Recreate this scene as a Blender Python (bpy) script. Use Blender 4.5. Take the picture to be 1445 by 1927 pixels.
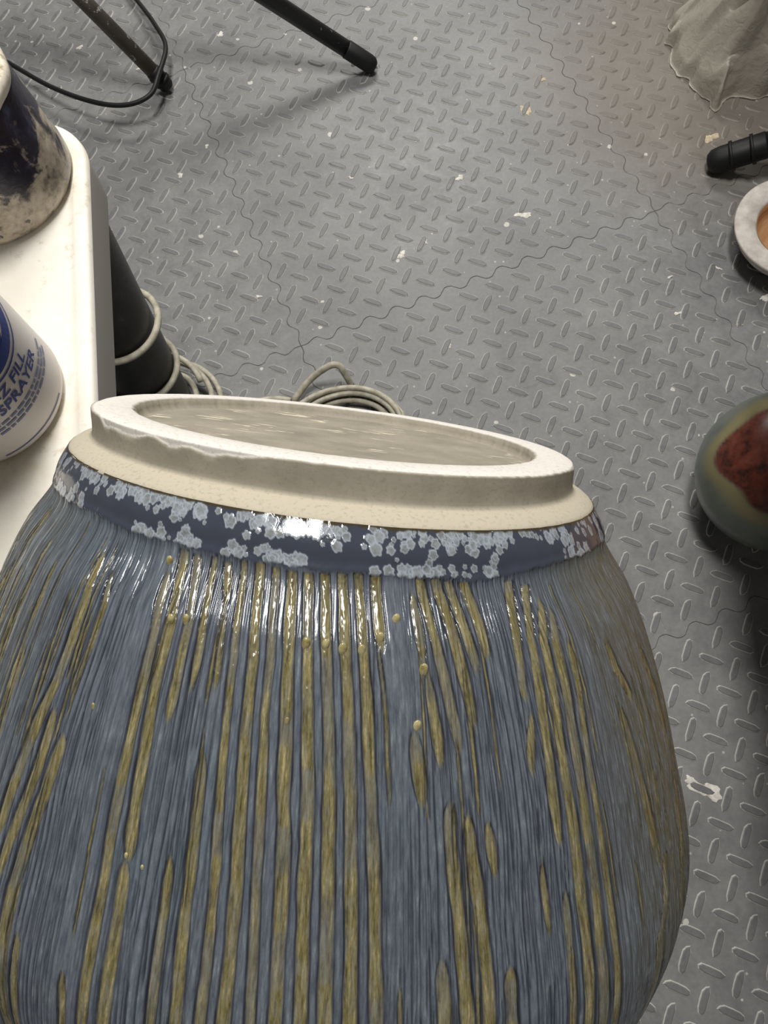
import bpy, bmesh, math, random
import numpy as np
from mathutils import Matrix, Vector

for o in list(bpy.data.objects):
    bpy.data.objects.remove(o)
scene = bpy.context.scene
COL = scene.collection

# ------------------------------------------------------------------ camera, light, exposure
CAM_H = 0.9779
WM = np.array([[0.998986319, 0.0, -0.0450148208],
               [0.0132689258, -0.955568869, 0.294469135],
               [-0.0430147614, -0.294767936, -0.954600228]])
CAM = np.array([0, 0, CAM_H])
cam_d = bpy.data.cameras.new('camera')
cam_d.sensor_fit = 'VERTICAL'
cam_d.sensor_height = 24.0
cam_d.lens = 24.0 * 1348.0 / 1927.0
cam_d.clip_start = 0.01
cam = bpy.data.objects.new('camera', cam_d)
COL.objects.link(cam)
cam.matrix_world = Matrix(((WM[0, 0], -WM[0, 1], -WM[0, 2], 0),
                           (WM[1, 0], -WM[1, 1], -WM[1, 2], 0),
                           (WM[2, 0], -WM[2, 1], -WM[2, 2], CAM_H),
                           (0, 0, 0, 1)))
scene.camera = cam

world = bpy.data.worlds.new('world')
scene.world = world
world.use_nodes = True
world.node_tree.nodes['Background'].inputs[0].default_value = (1.0, 0.985, 0.96, 1)
world.node_tree.nodes['Background'].inputs[1].default_value = 0.13

def area(name, loc, target, size, energy, color=(1, 1, 1)):
    d = bpy.data.lights.new(name, 'AREA')
    d.shape = 'RECTANGLE'
    d.size, d.size_y = size
    d.energy = energy
    d.color = color
    o = bpy.data.objects.new(name, d)
    COL.objects.link(o)
    o.location = loc
    o.rotation_euler = (Vector(target) - Vector(loc)).to_track_quat('-Z', 'Y').to_euler()
    return o

area('ceiling_panel_light', (-0.07, 0.80, 2.55), (-0.07, 0.80, 0), (0.30, 0.60), 42, (1.0, 0.975, 0.94))
area('ceiling_panel_light', (0.05, 3.1, 2.45), (-0.1, 0.6, 0.3), (1.2, 0.6), 68, (1.0, 0.97, 0.93))

vs = scene.view_settings
vs.view_transform = 'Standard'
vs.look = 'None'
vs.gamma = 1.0
vs.exposure = 0.0
vs.use_curve_mapping = False

# ------------------------------------------------------------------ helpers
def to_px(p):
    c = (np.atleast_2d(p) - CAM) @ WM
    return np.c_[722.5 + 1348 * c[:, 0] / c[:, 2], 963.5 + 1348 * c[:, 1] / c[:, 2]], c[:, 2]

def srgb(r, g, b):
    f = lambda v: (v / 255 / 12.92) if v / 255 <= 0.04045 else ((v / 255 + 0.055) / 1.055) ** 2.4
    return (f(r), f(g), f(b), 1.0)

def link(ob, parent=None):
    COL.objects.link(ob)
    if parent is not None:
        ob.parent = parent
    return ob

def mesh_obj(name, verts, faces, mat=None, parent=None, smooth=True, mats=None, midx=None):
    me = bpy.data.meshes.new(name)
    me.from_pydata([tuple(map(float, v)) for v in verts], [], faces)
    if mats:
        for m in mats:
            me.materials.append(m)
        if midx is not None:
            me.polygons.foreach_set('material_index', midx)
    elif mat:
        me.materials.append(mat)
    if smooth:
        me.polygons.foreach_set('use_smooth', [True] * len(me.polygons))
    me.update()
    return link(bpy.data.objects.new(name, me), parent)

def empty(name, loc=(0, 0, 0)):
    o = bpy.data.objects.new(name, None)
    o.empty_display_size = 0.02
    o.location = loc
    return link(o)

def tag(o, label, cat, group=None):
    o['label'] = label
    o['category'] = cat
    if group:
        o['group'] = group
    return o

def grid_mesh(name, P, mat, parent=None, close_u=True, attrs=None, uv=None):
    """P: (ns, nt, 3) grid; wraps in nt when close_u."""
    ns, nt, _ = P.shape
    idx = np.arange(ns * nt).reshape(ns, nt)
    a = idx[:-1]; b = idx[1:]
    if close_u:
        a2 = np.roll(a, -1, 1); b2 = np.roll(b, -1, 1)
    else:
        a2 = a[:, 1:]; b2 = b[:, 1:]; a = a[:, :-1]; b = b[:, :-1]
    F = np.stack([a, a2, b2, b], -1).reshape(-1, 4)
    me = bpy.data.meshes.new(name)
    me.vertices.add(ns * nt)
    me.vertices.foreach_set('co', P.reshape(-1).astype(np.float32))
    nf = len(F)
    me.loops.add(nf * 4)
    me.loops.foreach_set('vertex_index', F.reshape(-1).astype(np.int32))
    me.polygons.add(nf)
    me.polygons.foreach_set('loop_start', np.arange(0, nf * 4, 4, dtype=np.int32))
    me.polygons.foreach_set('use_smooth', np.ones(nf, bool))
    me.update(calc_edges=True)
    for k, v in (attrs or {}).items():
        at = me.attributes.new(k, 'FLOAT', 'POINT')
        at.data.foreach_set('value', v.reshape(-1).astype(np.float32))
    if mat:
        me.materials.append(mat)
    return link(bpy.data.objects.new(name, me), parent)

def lathe(name, prof, mat, parent=None, seg=64, wob=None):
    th = np.linspace(0, 2 * math.pi, seg, endpoint=False)
    pr = np.array(prof, float)
    r = pr[:, 0][:, None] * np.ones(seg)
    z = pr[:, 1][:, None] * np.ones(seg)
    if wob is not None:
        r = r + wob(th[None, :], z)
    P = np.stack([r * np.cos(th), r * np.sin(th), z], -1)
    return grid_mesh(name, P, mat, parent)

def smooth_path(pts, n):
    p = np.array(pts, float)
    q = np.vstack([2 * p[0] - p[1], p, 2 * p[-1] - p[-2]])
    m = len(p) - 1
    t = np.linspace(0, m, n)
    i = np.minimum(t.astype(int), m - 1)
    u = (t - i)[:, None]
    p0, p1, p2, p3 = q[i], q[i + 1], q[i + 2], q[i + 3]
    return 0.5 * (2 * p1 + (p2 - p0) * u + (2 * p0 - 5 * p1 + 4 * p2 - p3) * u ** 2 + (3 * p1 - p0 - 3 * p2 + p3) * u ** 3)

def tube(name, pts, rad, mat, parent=None, seg=12, caps=True):
    pts = np.array(pts, float)
    n = len(pts)
    rad = np.ones(n) * rad
    tan = np.gradient(pts, axis=0)
    tan /= np.linalg.norm(tan, axis=1)[:, None]
    ref = np.array([0, 0, 1.0]) if abs(tan[0][2]) < 0.9 else np.array([1.0, 0, 0])
    nv = np.cross(tan[0], ref); nv /= np.linalg.norm(nv)
    th = np.linspace(0, 2 * math.pi, seg, endpoint=False)
    V = []
    for k in range(n):
        nv = nv - tan[k] * (nv @ tan[k]); nv /= np.linalg.norm(nv)
        bv = np.cross(tan[k], nv)
        V.append(pts[k] + rad[k] * (np.cos(th)[:, None] * nv + np.sin(th)[:, None] * bv))
    V = np.array(V).reshape(-1, 3)
    F = []
    for k in range(n - 1):
        for j in range(seg):
            j2 = (j + 1) % seg
            F.append((k * seg + j, k * seg + j2, (k + 1) * seg + j2, (k + 1) * seg + j))
    if caps:
        F.append(tuple(range(seg))[::-1])
        F.append(tuple((n - 1) * seg + j for j in range(seg)))
    return mesh_obj(name, V, F, mat, parent)

def vnoise1(x, seed, n=4096):
    t = np.random.RandomState(seed).rand(n)
    i = np.floor(x).astype(int); u = x - i; u = u * u * (3 - 2 * u)
    return t[i % n] * (1 - u) + t[(i + 1) % n] * u

def vnoise2(x, y, seed, n=256):
    t = np.random.RandomState(seed).rand(n, n)
    i = np.floor(x).astype(int); j = np.floor(y).astype(int)
    u = x - i; v = y - j
    u = u * u * (3 - 2 * u); v = v * v * (3 - 2 * v)
    return ((t[i % n, j % n] * (1 - u) + t[(i + 1) % n, j % n] * u) * (1 - v)
            + (t[i % n, (j + 1) % n] * (1 - u) + t[(i + 1) % n, (j + 1) % n] * u) * v)

def sstep(a, b, x):
    t = np.clip((x - a) / (b - a), 0, 1)
    return t * t * (3 - 2 * t)

# ------------------------------------------------------------------ materials
class Mat:
    def __init__(self, name, color=(0.5, 0.5, 0.5, 1), rough=0.5, spec=0.5, metallic=0.0):
        self.m = bpy.data.materials.new(name)
        self.m.use_nodes = True
        self.nt = self.m.node_tree
        self.b = self.nt.nodes['Principled BSDF']
        self.b.inputs['Base Color'].default_value = color
        self.b.inputs['Roughness'].default_value = rough
        self.b.inputs['Specular IOR Level'].default_value = spec
        self.b.inputs['Metallic'].default_value = metallic
        self._tc = None

    def node(self, t, **kw):
        n = self.nt.nodes.new(t)
        for k, v in kw.items():
            setattr(n, k, v)
        return n

    def ln(self, a, b):
        self.nt.links.new(a, b)

    def coord(self, kind='Object'):
        if self._tc is None:
            self._tc = self.node('ShaderNodeTexCoord')
        return self._tc.outputs[kind]

    def mapping(self, scale, kind='Object', rot=(0, 0, 0), loc=(0, 0, 0)):
        m = self.node('ShaderNodeMapping')
        m.inputs['Scale'].default_value = scale
        m.inputs['Rotation'].default_value = rot
        m.inputs['Location'].default_value = loc
        self.ln(self.coord(kind), m.inputs['Vector'])
        return m.outputs[0]

    def noise(self, scale, detail=4, rough=0.55, vec=None, dist=0.0):
        n = self.node('ShaderNodeTexNoise')
        n.inputs['Scale'].default_value = scale
        n.inputs['Detail'].default_value = detail
        n.inputs['Roughness'].default_value = rough
        n.inputs['Distortion'].default_value = dist
        self.ln(vec if vec is not None else self.coord(), n.inputs['Vector'])
        return n.outputs['Fac']

    def voronoi(self, scale, vec=None, feature='F1'):
        n = self.node('ShaderNodeTexVoronoi', feature=feature)
        n.inputs['Scale'].default_value = scale
        self.ln(vec if vec is not None else self.coord(), n.inputs['Vector'])
        return n

    def ramp(self, fac, stops, interp='LINEAR'):
        r = self.node('ShaderNodeValToRGB')
        cr = r.color_ramp
        cr.interpolation = interp
        while len(cr.elements) < len(stops):
            cr.elements.new(0.5)
        for e, (p, c) in zip(cr.elements, stops):
            e.position = p
            e.color = c if hasattr(c, '__len__') else (c, c, c, 1)
        self.ln(fac, r.inputs[0])
        return r.outputs[0]

    def mix(self, fac, a, b, blend='MIX'):
        n = self.node('ShaderNodeMix', data_type='RGBA', blend_type=blend)
        for sock, v in ((n.inputs[0], fac), (n.inputs[6], a), (n.inputs[7], b)):
            if hasattr(v, 'links') or hasattr(v, 'is_linked'):
                self.ln(v, sock)
            else:
                sock.default_value = v
        return n.outputs[2]

    def math(self, op, a, b=0.0, clamp=False):
        n = self.node('ShaderNodeMath', operation=op, use_clamp=clamp)
        for sock, v in ((n.inputs[0], a), (n.inputs[1], b)):
            if hasattr(v, 'is_linked'):
                self.ln(v, sock)
            else:
                sock.default_value = v
        return n.outputs[0]

    def attr(self, name):
        n = self.node('ShaderNodeAttribute', attribute_name=name)
        return n.outputs['Fac']

    def color(self, s):
        self.ln(s, self.b.inputs['Base Color'])

    def rough(self, s):
        self.ln(s, self.b.inputs['Roughness'])

    def bump(self, h, strength=0.3, dist=0.001):
        n = self.node('ShaderNodeBump')
        n.inputs['Strength'].default_value = strength
        n.inputs['Distance'].default_value = dist
        self.ln(h, n.inputs['Height'])
        self.ln(n.outputs[0], self.b.inputs['Normal'])

# ------------------------------------------------------------------ floor: interlocking tread-plate mats
PITCH = 0.0318
HD = PITCH / math.sqrt(2)
UD = np.array([0.92066, 0.39037, 0]); VD = np.array([-0.39037, 0.92066, 0])
ID = np.array([0.927047578, -0.374943714, 0]); JD = np.array([0.374943714, 0.927047578, 0])
ORG = np.array([0.23422536, 0.52412778, 0])
PER = 27.15

def rubber(name, base, dusty, lo, hi, specks=True):
    m = Mat(name, rough=0.5, spec=0.35)
    pos = m.node('ShaderNodeNewGeometry').outputs['Position']
    big = m.noise(5.0, 6, 0.62, vec=pos)
    fine = m.noise(160.0, 3, 0.6, vec=pos)
    smear = m.noise(26.0, 7, 0.72, vec=pos, dist=0.4)
    f = m.math('ADD', m.math('MULTIPLY', big, 0.55), m.math('MULTIPLY', smear, 0.45))
    f = m.math('ADD', m.math('MULTIPLY', f, 0.85), m.math('MULTIPLY', fine, 0.15))
    col = m.ramp(f, [(lo, base), (hi, dusty)])
    # dry brown clay dust trodden into the far right mat
    sep = m.node('ShaderNodeVectorMath', operation='DISTANCE')
    m.ln(pos, sep.inputs[0]); sep.inputs[1].default_value = (0.50, 1.10, 0)
    near = m.ramp(m.math('ADD', sep.outputs['Value'], m.math('MULTIPLY', smear, 0.25)), [(0.28, 1.0), (0.50, 0.0)])
    col = m.mix(m.math('MULTIPLY', near, 0.55), col, srgb(118, 108, 92))
    if specks:
        v = m.voronoi(34.0, vec=pos)
        gate = m.node('ShaderNodeSeparateColor')
        m.ln(v.outputs['Color'], gate.inputs[0])
        rad = m.math('MULTIPLY', m.math('SUBTRACT', gate.outputs[0], 0.74, True), 0.65)
        wob = m.math('ADD', v.outputs['Distance'], m.math('MULTIPLY', m.math('SUBTRACT', fine, 0.5), 0.16))
        hit = m.math('LESS_THAN', wob, rad)
        col = m.mix(m.math('MULTIPLY', hit, 0.75), col, srgb(205, 202, 192))
        v2 = m.voronoi(110.0, vec=pos)
        g2 = m.node('ShaderNodeSeparateColor')
        m.ln(v2.outputs['Color'], g2.inputs[0])
        r2 = m.math('MULTIPLY', m.math('SUBTRACT', g2.outputs[1], 0.91, True), 2.4)
        col = m.mix(m.math('MULTIPLY', m.math('LESS_THAN', v2.outputs['Distance'], r2), 0.6), col, srgb(190, 188, 180))
    m.color(col)
    m.rough(m.ramp(smear, [(0.3, 0.36), (0.7, 0.58)]))
    m.bump(fine, 0.25, 0.0006)
    return m.m

M_FLOOR = rubber('grey_rubber_mat', srgb(104, 105, 106), srgb(138, 138, 136), 0.36, 0.66)
M_BAR = rubber('worn_rubber_tread', srgb(92, 93, 95), srgb(124, 124, 123), 0.36, 0.66, False)
M_SIDE = rubber('pale_tread_edge', srgb(150, 149, 144), srgb(190, 189, 182), 0.34, 0.62, False)  # side slopes of the tread bars, paler than their tops
M_SUB = Mat('concrete', srgb(60, 60, 60), 0.9).m

floor = mesh_obj('floor', [(-2.2, -1.3, -0.0125), (2.2, -1.3, -0.0125), (2.2, 3.0, -0.0125), (-2.2, 3.0, -0.0125)],
                 [(0, 1, 2, 3)], M_SUB, smooth=False)
floor['kind'] = 'structure'
floor['label'] = 'grey interlocking rubber mats with raised tread bars'

def uv(u, v, z=0.0):
    return ORG + UD * (u * HD) + VD * (v * HD) + np.array([0, 0, z])

def wave(t):
    ph = (t * 13.5) % 1.0
    w = np.where(ph < 0.5, 4 * ph - 1, 3 - 4 * ph)
    w = np.sin(np.clip(w * 1.25, -1, 1) * math.pi / 2)
    return 0.27 * w * sstep(0.0, 0.05, t) * sstep(1.0, 0.95, t)

# one tread bar: two mirrored outlines, three rings, 50 triangles
def bar_mesh(name, flip):
    L = 0.50 * PITCH; w = 0.135 * PITCH
    out = [(-1.0, -0.45), (-0.86, 0.35), (-0.55, 0.92), (0.0, 1.0), (0.55, 0.95), (0.9, 0.55), (1.0, -0.2), (0.80, -0.85), (0.3, -0.98), (-0.6, -0.95)]
    if flip:
        out = [(x, -y) for x, y in out][::-1]
    V = []; F = []; mi = []
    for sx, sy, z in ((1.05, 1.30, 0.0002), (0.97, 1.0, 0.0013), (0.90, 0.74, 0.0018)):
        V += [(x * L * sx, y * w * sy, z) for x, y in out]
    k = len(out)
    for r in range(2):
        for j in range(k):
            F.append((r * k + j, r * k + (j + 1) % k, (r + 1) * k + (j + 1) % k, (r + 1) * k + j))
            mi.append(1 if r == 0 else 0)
    if flip:
        pass
    F.append(tuple(2 * k + j for j in range(k))); mi.append(0)
    # orientation: make the top face point up
    def area2(pts):
        return sum(pts[i][0] * pts[(i + 1) % k][1] - pts[(i + 1) % k][0] * pts[i][1] for i in range(k))
    if area2(out) < 0:
        F = [tuple(reversed(f)) for f in F]
    me = bpy.data.meshes.new(name)
    me.from_pydata(V, [], F)
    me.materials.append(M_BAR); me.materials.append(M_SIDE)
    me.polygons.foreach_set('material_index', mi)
    me.update()
    return me, np.array(V), F, mi
BARS = [bar_mesh('tread_bar', False), bar_mesh('tread_bar', True)]

parity = {(0, 0): (1, 1), (0, 1): (1, 0), (0, -1): (0, 0), (1, 0): (1, 1), (1, 1): (0, 0)}
shift = {(0, 0): (0, 0), (0, 1): (-0.25, 0.15), (0, -1): (-0.1, 0.0)}
CU, CV = -2.5, -4.5
rng = random.Random(5)
tiles = {}
all_bars = []
for m_ in range(-2, 3):
    for n_ in range(-2, 4):
        cu, cv = CU + PER * m_, CV + PER * n_
        c = uv(cu, cv)
        if not (-1.25 < c[0] < 1.15 and -0.75 < c[1] < 1.85):
            continue
        N = 110
        t = np.linspace(0, 1, N, endpoint=False)
        h = PER / 2; g = 0.003
        bl = cu - h; br = cu + h; bb = cv - h; bt = cv + h
        ring = []
        for inset, z in ((g, -0.012), (g, -0.0011), (g + 0.012, -0.0005), (g + 0.035, 0.0)):
            pts = []
            for k in range(4):
                if k == 0: pts += [uv(bl + inset + tt * (PER - 2 * inset), bb + inset + wave(tt), z) for tt in t]
                if k == 1: pts += [uv(br - inset + wave(tt), bb + inset + tt * (PER - 2 * inset), z) for tt in t]
                if k == 2: pts += [uv(br - inset - tt * (PER - 2 * inset), bt - inset + wave(1 - tt), z) for tt in t]
                if k == 3: pts += [uv(bl + inset + wave(1 - tt), bt - inset - tt * (PER - 2 * inset), z) for tt in t]
            ring.append(pts)
        V = [p for r in ring for p in r]
        M = 4 * N
        F = []
        for r in range(3):
            for j in range(M):
                F.append((r * M + j, r * M + (j + 1) % M, (r + 1) * M + (j + 1) % M, (r + 1) * M + j))
        F.append(tuple(3 * M + j for j in range(M)))
        tile = mesh_obj('floor_tile', V, F, M_FLOOR, floor, smooth=False)
        tiles[(m_, n_)] = tile
        pu, pv = parity.get((m_, n_), (rng.randint(0, 1), rng.randint(0, 1)))
        su, sv = shift.get((m_, n_), (0, 0))
        for a in range(26):
            for b in range(26):
                if a % 2 == pu and b % 2 == pv: H = True
                elif a % 2 != pu and b % 2 != pv: H = False
                else: continue
                p = uv(cu - 12.5 + a + su, cv - 12.5 + b + sv)
                all_bars.append(((m_, n_), p, H, rng.randint(0, 1)))

P_all = np.array([b[1] for b in all_bars])
px, dep = to_px(P_all)
def seen(x, y):
    if not (0 < x < 1445 and 0 < y < 1927): return False
    if y > 1000 and x < 1150 + (y - 1000) * 0.28 and x < 1310: return False
    if y > 760 and x < 1100: return False
    if x < 215 and y > 240: return False
    return True
order = sorted((i for i in range(len(all_bars)) if seen(px[i, 0], px[i, 1])), key=lambda i: dep[i])
single = set(order[:300])
rest = {}
aH = math.atan2(ID[1], ID[0]); aV = math.atan2(JD[1], JD[0])
for i, (tk, p, H, fl) in enumerate(all_bars):
    ang = (aH if H else aV) + (math.pi if fl else 0)
    if i in single:
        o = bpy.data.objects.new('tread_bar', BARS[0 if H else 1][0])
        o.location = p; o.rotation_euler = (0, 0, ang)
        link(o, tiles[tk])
    else:
        if abs(p[0]) > 1.1 or p[1] > 1.75 or p[1] < -0.6:
            continue
        V0, F0, m0 = BARS[0 if H else 1][1:]
        ca, sa = math.cos(ang), math.sin(ang)
        V1 = np.c_[V0[:, 0] * ca - V0[:, 1] * sa, V0[:, 0] * sa + V0[:, 1] * ca, V0[:, 2]] + p
        L = rest.setdefault(tk, ([], [], []))
        off = len(L[0]) * len(V0)
        L[0].append(V1); L[1].extend(tuple(q + off for q in f) for f in F0); L[2].extend(m0)
for tk, (Vs, Fs, ms) in rest.items():
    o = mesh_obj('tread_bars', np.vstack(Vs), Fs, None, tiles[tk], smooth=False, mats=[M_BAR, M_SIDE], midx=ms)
    o['kind'] = 'stuff'

# dried clay splashes stuck to the mats
m = Mat('dried_clay', rough=0.85, spec=0.2)
m.color(m.ramp(m.noise(220, 4), [(0.35, srgb(196, 190, 178)), (0.7, srgb(228, 226, 220))]))
M_SPLAT = m.m
m = Mat('dried_tan_clay', rough=0.85, spec=0.2)
m.color(m.ramp(m.noise(220, 4), [(0.35, srgb(176, 160, 132)), (0.7, srgb(212, 200, 174))]))
M_SPLAT2 = m.m
def splat(x, y, rx, ry, ang, mat, seed, h=0.0012):
    r_ = np.random.RandomState(seed)
    n = 28
    th = np.linspace(0, 2 * math.pi, n, endpoint=False)
    rr = 1 + 0.28 * np.sin(2 * th + r_.rand() * 6) + 0.22 * np.sin(3 * th + r_.rand() * 6) + 0.13 * np.sin(7 * th + r_.rand() * 6)
    V = []; F = []
    for q, z in ((1, 0.0003), (0.82, h * 0.8), (0.45, h)):
        lx = rr * rx * q * np.cos(th); ly = rr * ry * q * np.sin(th)
        V += [(x + a * math.cos(ang) - b * math.sin(ang), y + a * math.sin(ang) + b * math.cos(ang), z * (1 + 0.3 * r_.rand())) for a, b in zip(lx, ly)]
    for k in range(2):
        for j in range(n):
            F.append((k * n + j, k * n + (j + 1) % n, (k + 1) * n + (j + 1) % n, (k + 1) * n + j))
    F.append(tuple(2 * n + j for j in range(n)))
    mesh_obj('clay_splash', V, F, mat, floor)
for k, (x, y, rx, ry, a, mt) in enumerate([
        (0.1878, 1.0205, 0.007, 0.011, 0.2, M_SPLAT2), (0.2182, 1.0872, 0.005, 0.005, 0, M_SPLAT2), (0.1739, 0.8059, 0.011, 0.006, 0.1, M_SPLAT),
        (0.364, -0.0641, 0.017, 0.010, -0.5, M_SPLAT), (0.345, -0.052, 0.008, 0.004, -0.5, M_SPLAT), (0.0721, 0.8823, 0.006, 0.005, 0, M_SPLAT), (0.0144, 0.758, 0.004, 0.004, 0, M_SPLAT),
        (-0.0241, 0.7335, 0.007, 0.006, 0.6, M_SPLAT), (-0.6157, 1.1914, 0.006, 0.004, 0.3, M_SPLAT), (0.4875, 0.9527, 0.012, 0.009, 0.4, M_SPLAT2),
        (-0.1096, 0.887, 0.0035, 0.003, 0, M_SPLAT), (0.0503, 0.5691, 0.004, 0.004, 0, M_SPLAT), (0.5352, 0.6461, 0.010, 0.004, 0.5, M_SPLAT), (-0.3566, 1.2132, 0.006, 0.005, 0, M_SPLAT),
        (0.40, 0.62, 0.005, 0.003, 0.5, M_SPLAT), (0.47, 0.70, 0.006, 0.002, -0.6, M_SPLAT), (0.43, 0.58, 0.010, 0.004, 0.9, M_SPLAT), (0.395, 0.685, 0.004, 0.002, 0.3, M_SPLAT),
        (0.49, 0.60, 0.004, 0.003, 0, M_SPLAT2), (0.0, 0.96, 0.003, 0.002, 0, M_SPLAT), (-0.25, 0.66, 0.004, 0.003, 0, M_SPLAT), (-0.40, 0.90, 0.005, 0.004, 0.4, M_SPLAT), (-0.36, 0.96, 0.004, 0.003, 1.0, M_SPLAT)]):
    splat(x, y, rx, ry, a, mt, 40 + k)

# ------------------------------------------------------------------ the upturned combed vase
PC = np.array([-0.024396, 0.098056, 0.757889])
PN = np.array([0.136362875, 0.860670795, 0.490561871])
PE = np.array([0.98768018, -0.156485975, 0.0])
PG = np.array([-0.076766053, -0.484518237, 0.871406364])
SK = np.array([0.01222, 0.01702, 0.02422, 0.03622, 0.06022, 0.08422, 0.12022, 0.15622, 0.19222, 0.22822, 0.25222])
RK = np.array([0.08401, 0.08686, 0.08907, 0.09728, 0.10825, 0.11645, 0.12543, 0.11835, 0.10705, 0.0924, 0.07607])
SH, BH, R1, RS = 0.012222, 0.007985, 0.077426, 0.08285

def hermite(xs, ys, xq):
    d = np.diff(ys) / np.diff(xs)
    mm = np.zeros_like(ys)
    mm[1:-1] = (d[1:] + d[:-1]) / 2
    mm[0] = d[0]; mm[-1] = d[-1]
    k = np.clip(np.searchsorted(xs, xq) - 1, 0, len(xs) - 2)
    hh = xs[k + 1] - xs[k]; u = np.clip((xq - xs[k]) / hh, 0, 1)
    return ((2 * u ** 3 - 3 * u ** 2 + 1) * ys[k] + (u ** 3 - 2 * u ** 2 + u) * hh * mm[k]
            + (-2 * u ** 3 + 3 * u ** 2) * ys[k + 1] + (u ** 3 - u ** 2) * hh * mm[k + 1])

def pot_axis(s):
    d = s - SH
    return PC - PN * s[..., None] + PE * (0.10215 * d - 0.23448 * d * d)[..., None]

def pot_pt(th, s, r):
    return pot_axis(s) + (r * np.cos(th))[..., None] * PG + (r * np.sin(th))[..., None] * PE

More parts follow.
